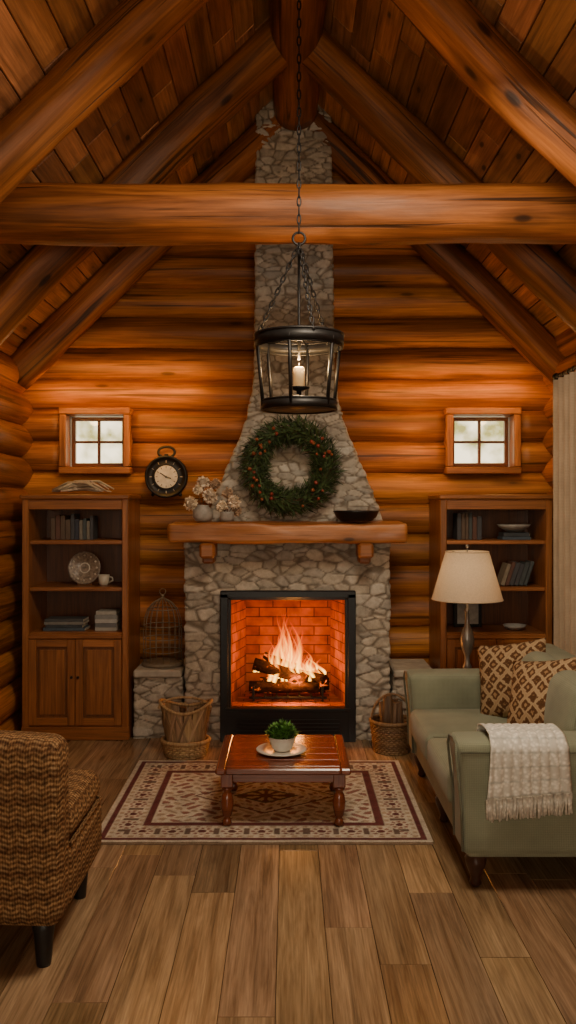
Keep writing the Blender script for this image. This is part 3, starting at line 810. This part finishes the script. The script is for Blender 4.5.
# ------------------------------------------------------------ rug
mb=MB(); x0,x1,y0,y1=-.925,.685,4.0,5.28
nx,ny=230,184; RW=x1-x0; RD=y1-y0
cream=V((.52,.445,.34)); mar=V((.115,.036,.034)); tan=V((.34,.25,.17)); dk=V((.10,.065,.05)); gold=V((.38,.29,.18)); rose=V((.23,.105,.08))
def rugc(u,v):
    e=min(u,RW-u,v,RD-v)
    al = u if (v==e or RD-v==e) else v
    if e<.022: return cream*.9
    if e<.055: return mar
    if e<.062: return cream
    if e<.20:
        t=(e-.131)/.069; s=(al/.145)%1-.5
        r=math.hypot(s*2*.9,t)
        if r<.26: return mar
        if r<.40: return cream
        if r<.66 and math.cos(8*math.atan2(t,s*2))>-.2: return rose
        if abs(abs(s)-.5)<.10 and abs(t)<.55: return dk*1.3
        if abs(t)>.72 and math.sin(al*120)>.1: return tan
        return cream*.92
    if e<.207: return cream*.7
    if e<.245: return mar
    if e<.256: return cream
    cxu,cyv=RW/2,RD/2; du,dv=u-cxu,v-cyv
    R0=abs(du)/.50+abs(dv)/.34
    a=math.atan2(dv,du)
    if R0<.30: return mar if R0<.12 or math.cos(8*a)>0 else gold
    if .30<R0<.36: return dk
    if R0<.75:
        g=math.sin(du*55)*math.sin(dv*55)+.5*math.sin(abs(du)*130+abs(dv)*90)
        return rose if g>.55 else (gold if g<-.65 else cream*.95)
    if R0<.79: return mar
    g=math.sin(abs(du)*48+math.sin(dv*40)*1.3)*math.cos(abs(dv)*52+math.sin(du*33))
    if g>.5: return rose*1.1
    if g>.38: return dk*1.5
    if g<-.55: return tan
    return cream
vs=[];cs=[]
for i in range(nx+1):
    for j in range(ny+1):
        x=x0+RW*i/nx;y=y0+RD*j/ny
        vs.append((x,y,.014+.0015*noise.noise(V((x*6,y*6,0)))))
        c=rugc(RW*i/nx,RD*j/ny)*(1+.25*noise.noise(V((x*3,y*3,2)))); cs.append(tuple(c))
fs=[]
for i in range(nx):
    for j in range(ny): fs.append([i*(ny+1)+j,(i+1)*(ny+1)+j,(i+1)*(ny+1)+j+1,i*(ny+1)+j+1])
mb.add(vs,fs,0,True,None,cs)
mb.box(((x0+x1)/2,(y0+y1)/2,.0065),(RW,RD,.012),0,.003,tint=(.3,.2,.13))
mb.build('persian_rug',[RUG],recalc=False)

# ------------------------------------------------------------ coffee table
mb=MB(); tx=-.024; ty0,ty1=4.15,4.78; tw=.664; tyc=(ty0+ty1)/2; zt=.31; zb=.0165
for i in range(5):
    w=(ty1-ty0-.10)/5
    mb.box((tx,ty0+.05+w*(i+.5),zt-.014),(tw-.10,w-.001,.027),0,.0015,0,tint=varycol(.08))
for sg in (-1,1):
    mb.box((tx+sg*(tw/2-.025),tyc,zt-.015),(.05,ty1-ty0,.030),0,.007)
    mb.box((tx,tyc+sg*((ty1-ty0)/2-.025),zt-.015),(tw-.10,.05,.030),0,.007)
ins=.035
mb.box((tx,ty0+ins+.02,zt-.055),(tw-.14,.02,.05),0,.003); mb.box((tx,ty1-ins-.02,zt-.055),(tw-.14,.02,.05),0,.003)
for sg in (-1,1): mb.box((tx+sg*(tw/2-ins-.02),tyc,zt-.055),(.02,ty1-ty0-.14,.05),0,.003)
for sx in (-1,1):
    for sy in (-1,1):
        lx=tx+sx*(tw/2-ins-.02); ly=tyc+sy*((ty1-ty0)/2-ins-.02)
        mb.box((lx,ly,zt-.065),(.06,.06,.07),0,.004)
        mb.lathe([(0,0),(.017,0),(.024,.012),(.020,.03),(.014,.04),(.022,.05),(.030,.085),(.032,.12),(.026,.15),(.018,.168),(.026,.178),(.027,.188),(.018,.194),(.02,.2)],(lx,ly,zb),20)
mb.build('coffee_table',[TABLEW])
mb=MB(); mb.lathe([(0,0),(.08,0),(.125,.012),(.132,.016),(.128,.020),(.08,.008),(0,.008)],(-.035,4.44,zt),40,tint=(.75,.72,.68)); mb.build('ceramic_plate',[CERAM])
mb=MB(); px,py,pz=-.03,4.44,zt+.0085
mb.lathe([(0,0),(.04,0),(.052,.012),(.066,.05),(.070,.068),(.073,.072),(.070,.076),(.064,.07),(.062,.06)],(px,py,pz),28)
mb.lathe([(0,.062),(.064,.062)],(px,py,pz),20,1)
for i in range(560):
    a=R.random()*2*pi; r=.062*math.sqrt(R.random()); p=V((px+r*math.cos(a),py+r*math.sin(a),pz+.062+R.random()*.075*(1-r/.09)))
    d=V((math.cos(a)*r*12+R.gauss(0,.35),math.sin(a)*r*12+R.gauss(0,.35),R.uniform(.4,1.1)))
    k=R.uniform(.6,2.0); mb.leaf(p,d,V((0,0,1)),R.uniform(.03,.055),R.uniform(.014,.024),2,(k,k,k))
mb.build('potted_plant',[CERAM,SOIL,GREEN],merge=False,recalc=False)

# ------------------------------------------------------------ sofa
mb=MB(); sx0,sx1=.72,1.60; sy0,sy1=3.50,5.10
mb.rbox(((sx0+sx1)/2+.01,(sy0+sy1)/2,.215),(sx1-sx0-.02,sy1-sy0-.02,.15),.02,0)
def armd(w):
    t=max(0,(w.z+.235)/.47); return V((w.x-(.03*t**3 if w.x<0 else 0),w.y*(1+.06*t**3),w.z))
for y in (sy0+.10,sy1-.10):
    mb.rbox(((sx0+sx1)/2,y,.385),(sx1-sx0,.20,.47),.035,0,(0,.006,.01),deform=armd)
    s=sx0-.004
    mb.tube([(s+.006,y-.088,.17),(s,y-.088,.35),(s-.022,y-.093,.57),(s-.018,y-.075,.608),(s-.015,y,.616),(s-.018,y+.075,.608),(s-.022,y+.093,.57),(s,y+.088,.35),(s+.006,y+.088,.17)],.006,7,1)
mb.tube([(sx0-.01,sy0-.004,.582),(1.1,sy0-.004,.582),(sx1,sy0-.004,.582)],.005,6,1)
mb.rbox((sx1-.11,(sy0+sy1)/2,.47),(.22,sy1-sy0-.02,.62),.06,0,(0,0,.01))
cy0,cy1=sy0+.205,sy1-.205; half=(cy1-cy0)/2
for k in range(2):
    yc=cy0+half*(k+.5)
    mb.rbox((sx0+.30,yc,.355),(.64,half-.006,.15),.035,0,(.01,.004,.028))
    for z in (.29,.42):
        xa,xb,ya,yb=sx0-.015,sx0+.6,yc-half/2+.012,yc+half/2-.012
        mb.tube([(xa+.04,ya,z),(xa+.012,ya+.03,z),(xa+.012,yb-.03,z),(xa+.04,yb,z),(xb,yb,z),(xb,ya,z)],.0055,6,1,closed=True)
    Mb=Matrix.Translation((sx1-.28,yc,.60))@Matrix.Rotation(.16,4,'Y')
    mb.rbox((0,0,0),(.17,half-.01,.40),.06,0,(.03,0,.02),M=Mb)
legp=[(0,0),(.018,0),(.026,.012),(.020,.035),(.030,.06),(.042,.09),(.046,.115),(.038,.13),(.046,.138),(.046,.146),(0,.146)]
for x in (sx0+.07,sx1-.07):
    for y in (sy0+.08,(sy0+sy1)/2,sy1-.08): mb.lathe(legp,(x,y,0),20,2)
mb.build('sofa',[SOFA,PIPE,DARKLEG])
for (x,y,z,dd,size) in ((1.22,4.62,.650,(-.75,-.80,.34),.42),(1.23,4.12,.655,(-.85,-.50,.42),.42)):
    mb=MB(); d=V(dd).normalized()
    q_=d.to_track_quat('Z','Y').to_matrix().to_4x4()
    M=Matrix.Translation((x,y,z))@q_@Matrix.Rotation(.22,4,'Z')
    mb.pillow(size,.14,0,M); mb.build('throw_pillow',[PILLOW])
# throw blanket
mb=MB(); prof=[(3.77,.458),(3.735,.47),(3.724,.53),(3.722,.60),(3.70,.640),(3.65,.652),(3.58,.654),(3.52,.645),(3.478,.61),(3.475,.55),(3.478,.49),(3.480,.44),(3.482,.41)]
pp=[]
for (a,b) in zip(prof,prof[1:]):
    for k in range(3): pp.append((a[0]+(b[0]-a[0])*k/3,a[1]+(b[1]-a[1])*k/3))
pp.append(prof[-1]); nx=34; vs=[];uvs=[]
xa,xb=.81,1.165
acc=0;Ls=[0]
for a,b in zip(pp,pp[1:]): acc+=math.hypot(a[0]-b[0],a[1]-b[1]); Ls.append(acc)
for i in range(nx+1):
    for j,(y,z) in enumerate(pp):
        t=Ls[j]/acc; x=xa+(xb-xa)*i/nx
        f=.011*math.sin(i*.8+1.2*math.sin(t*2))*(.3+t)
        xx=x+.02*math.sin(t*3)*(1-2*i/nx)
        zz=z+(t>.7)*(t-.7)*.10*(i/nx-.5)
        vs.append(V((xx,y-abs(f) if t>.6 else y,zz+(abs(f) if .25<t<.65 else 0))))
n=len(pp);fs=[]
for i in range(nx):
    for j in range(n-1):
        fs.append([i*n+j,(i+1)*n+j,(i+1)*n+j+1,i*n+j+1]); uvs.append([(vs[k].x,Ls[k%n]) for k in fs[-1]])
mb.add(vs,fs,0,True,uvs)
for i in range(0,nx*2):
    k=(i//2)*n+n-1; p=vs[k]+V(((i%2)*(xb-xa)/nx/2,0,.003)); mb.tube([p,p+V((R.uniform(-.004,.004),-.004,-.03)),p+V((R.uniform(-.008,.008),0,-.085+R.uniform(-.008,.008)))],[.0035,.003,.0022],5)
mb.build('throw_blanket',[KNIT],solid=.006,recalc=False)

# side table + lamp
mb=MB(); mb.lathe([(0,.485),(.17,.485),(.175,.492),(.175,.505),(0,.505)],(1.13,5.36,0),32); mb.lathe([(0,0),(.12,0),(.12,.015),(.03,.03),(.018,.05),(.022,.25),(.018,.47),(.05,.485),(0,.486)],(1.13,5.36,0),20)
mb.build('side_table',[CAB])
mb=MB(); c=(1.13,5.36,.506)
mb.lathe([(0,0),(.07,0),(.07,.012),(.03,.025),(.018,.05),(.03,.075),(.018,.10),(.016,.14),(.04,.20),(.046,.25),(.034,.30),(.016,.34),(.012,.42),(.018,.43),(.008,.44),(.006,.56),(0,.56)],c,24)
mb.lathe([(.222,.50),(.135,.80)],c,40,1)
mb.tube([(c[0]+.222*math.cos(a),c[1]+.222*math.sin(a),c[2]+.50) for a in [i*2*pi/40 for i in range(40)]],.003,6,1,closed=True)
mb.tube([(c[0]+.135*math.cos(a),c[1]+.135*math.sin(a),c[2]+.80) for a in [i*2*pi/40 for i in range(40)]],.003,6,1,closed=True)
for k in range(3):
    a=k*2*pi/3; mb.tube([(c[0],c[1],c[2]+.775),(c[0]+.136*math.cos(a),c[1]+.136*math.sin(a),c[2]+.795)],.003,5)
mb.tube([(c[0],c[1],c[2]+.55),(c[0],c[1],c[2]+.83)],.004,6); mb.ball((c[0],c[1],c[2]+.835),.012,0,8)
m2=simple('pewter',(.22,.20,.18),.35,.7)
mb.build('table_lamp',[m2,SHADE],recalc=False)

# curtain + rod
mb=MB(); vs=[];uvs=[];ny=150;nz=14
for i in range(ny+1):
    for k in range(nz+1):
        t=i/ny; y=4.50+1.10*t; z=.02+2.40*k/nz
        a=.05*math.sin(t*2*pi*10+.4*math.sin(k*.35)); 
        vs.append(V((1.79+a,y,z)))
fs=[]
for i in range(ny):
    for k in range(nz):
        fs.append([i*(nz+1)+k,(i+1)*(nz+1)+k,(i+1)*(nz+1)+k+1,i*(nz+1)+k+1]); uvs.append([(i/ny*1.8,vs[j].z) for j in fs[-1]])
mb.add(vs,fs,0,True,uvs); mb.build('curtain',[CURT],solid=.004,recalc=False)
mb=MB(); mb.tube([(1.79,4.2,2.455),(1.79,5.66,2.455)],.013,10); mb.ball((1.79,5.675,2.455),.026,0,12)
for y in (4.25,5.62): mb.box((1.86,y,2.455),(.14,.02,.02),0,.003)
for i in range(12):
    y=4.55+i*.093; mb.tube([(1.79+.02*math.cos(a),y,2.447+.02*math.sin(a)) for a in [j*2*pi/12 for j in range(12)]],.003,5,closed=True)
mb.build('curtain_rod',[BLACK])

# ------------------------------------------------------------ armchair
mb=MB()
def backd(w):
    t=(w.z+.33)/.66
    return V((w.x*(1-.03*(1-t)),w.y-.05*t,w.z+.012*math.cos(w.x/.34*pi/2)))
mb.rbox((-1.11,2.97,.475),(.69,.17,.65),.05,0,(0,.02,.01),deform=backd,n=10)
mb.rbox((-1.11,3.28,.27),(.67,.56,.22),.035,0,(.01,.01,0),n=8)
mb.rbox((-1.11,3.30,.44),(.655,.54,.13),.055,0,(.012,.012,.03),n=8)
mb.tube([(-.78,3.04,.385),(-.775,3.52,.385),(-.82,3.565,.385),(-1.40,3.565,.385)],.008,7,0)
for x in (-.85,-1.37):
    for y in (2.96,3.47):
        mb.lathe([(0,0),(.024,0),(.026,.01),(.034,.10),(.040,.135),(.040,.17),(0,.17)],(x,y,0),16,1)
mb.build('woven_slipper_chair',[WEAVE,BLACKLEG])

# ------------------------------------------------------------ lights
def light(kind,name,loc,energy,col,size=.1,sizey=None,target=None):
    l=bpy.data.lights.new(name,kind); l.energy=energy; l.color=col
    if kind=='AREA':
        l.size=size
        if sizey: l.shape='RECTANGLE'; l.size_y=sizey
    else: l.shadow_soft_size=size
    o=bpy.data.objects.new(name,l); o.location=loc
    if target is not None:
        o.rotation_euler=(V(target)-V(loc)).to_track_quat('-Z','Y').to_euler()
    bpy.context.scene.collection.objects.link(o); return o
light('AREA','window_daylight',(0,YF+.05,1.6),44,(1,.88,.72),1.9,1.5,target=(0,4,.9))  # added area fill behind the camera, brightens the room from the front
light('AREA','roof_uplight',(0,.9,2.75),15,(1,.68,.40),2.2,1.2,target=(0,3.5,4.6))  # added warm fill aimed at the ceiling, no fixture there
light('AREA','skylight',(.45,3.0,3.4),66,(1,.85,.64),.7,.8,target=(.15,3.5,0))  # added fill aimed down at the floor; the roof has no opening
light('POINT','fire_light',(0,5.93,.62),10,(1,.32,.05),.10)
light('POINT','ember_light',(.05,5.84,.42),9,(1,.34,.06),.06)
light('POINT','candle_light',(.053,4.10,2.285),17,(1,.62,.27),.03)
light('POINT','lamp_bulb',(1.13,5.36,1.16),1.6,(1,.70,.38),.03)
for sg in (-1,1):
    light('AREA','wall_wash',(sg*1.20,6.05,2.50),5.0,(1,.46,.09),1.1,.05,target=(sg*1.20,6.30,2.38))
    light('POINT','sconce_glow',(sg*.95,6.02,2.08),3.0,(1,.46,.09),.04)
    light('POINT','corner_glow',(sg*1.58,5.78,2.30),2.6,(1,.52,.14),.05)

w=bpy.data.worlds.new('World'); bpy.context.scene.world=w; w.use_nodes=True
t=w.node_tree; bg=t.nodes['Background']
tc=t.nodes.new('ShaderNodeTexCoord'); nz=t.nodes.new('ShaderNodeTexNoise'); nz.inputs['Scale'].default_value=30; nz.inputs['Detail'].default_value=6
cr=t.nodes.new('ShaderNodeValToRGB'); cr.color_ramp.elements[0].position=.36; cr.color_ramp.elements[0].color=(.28,.24,.07,1); cr.color_ramp.elements[1].position=.55; cr.color_ramp.elements[1].color=(1,.84,.54,1)
t.links.new(tc.outputs['Generated'],nz.inputs['Vector']); t.links.new(nz.outputs['Fac'],cr.inputs['Fac']); t.links.new(cr.outputs['Color'],bg.inputs['Color'])
bg.inputs['Strength'].default_value=3.4

# ------------------------------------------------------------ camera
cd=bpy.data.cameras.new('camera'); cam=bpy.data.objects.new('camera',cd)
bpy.context.scene.collection.objects.link(cam)
cam.location=(0,0,1.6); cam.rotation_euler=(pi/2,0,0)
cd.sensor_fit='VERTICAL'; cd.sensor_height=36; cd.lens=36*850/1024; cd.shift_y=-7/1024
cd.clip_start=.05
bpy.context.scene.camera=cam
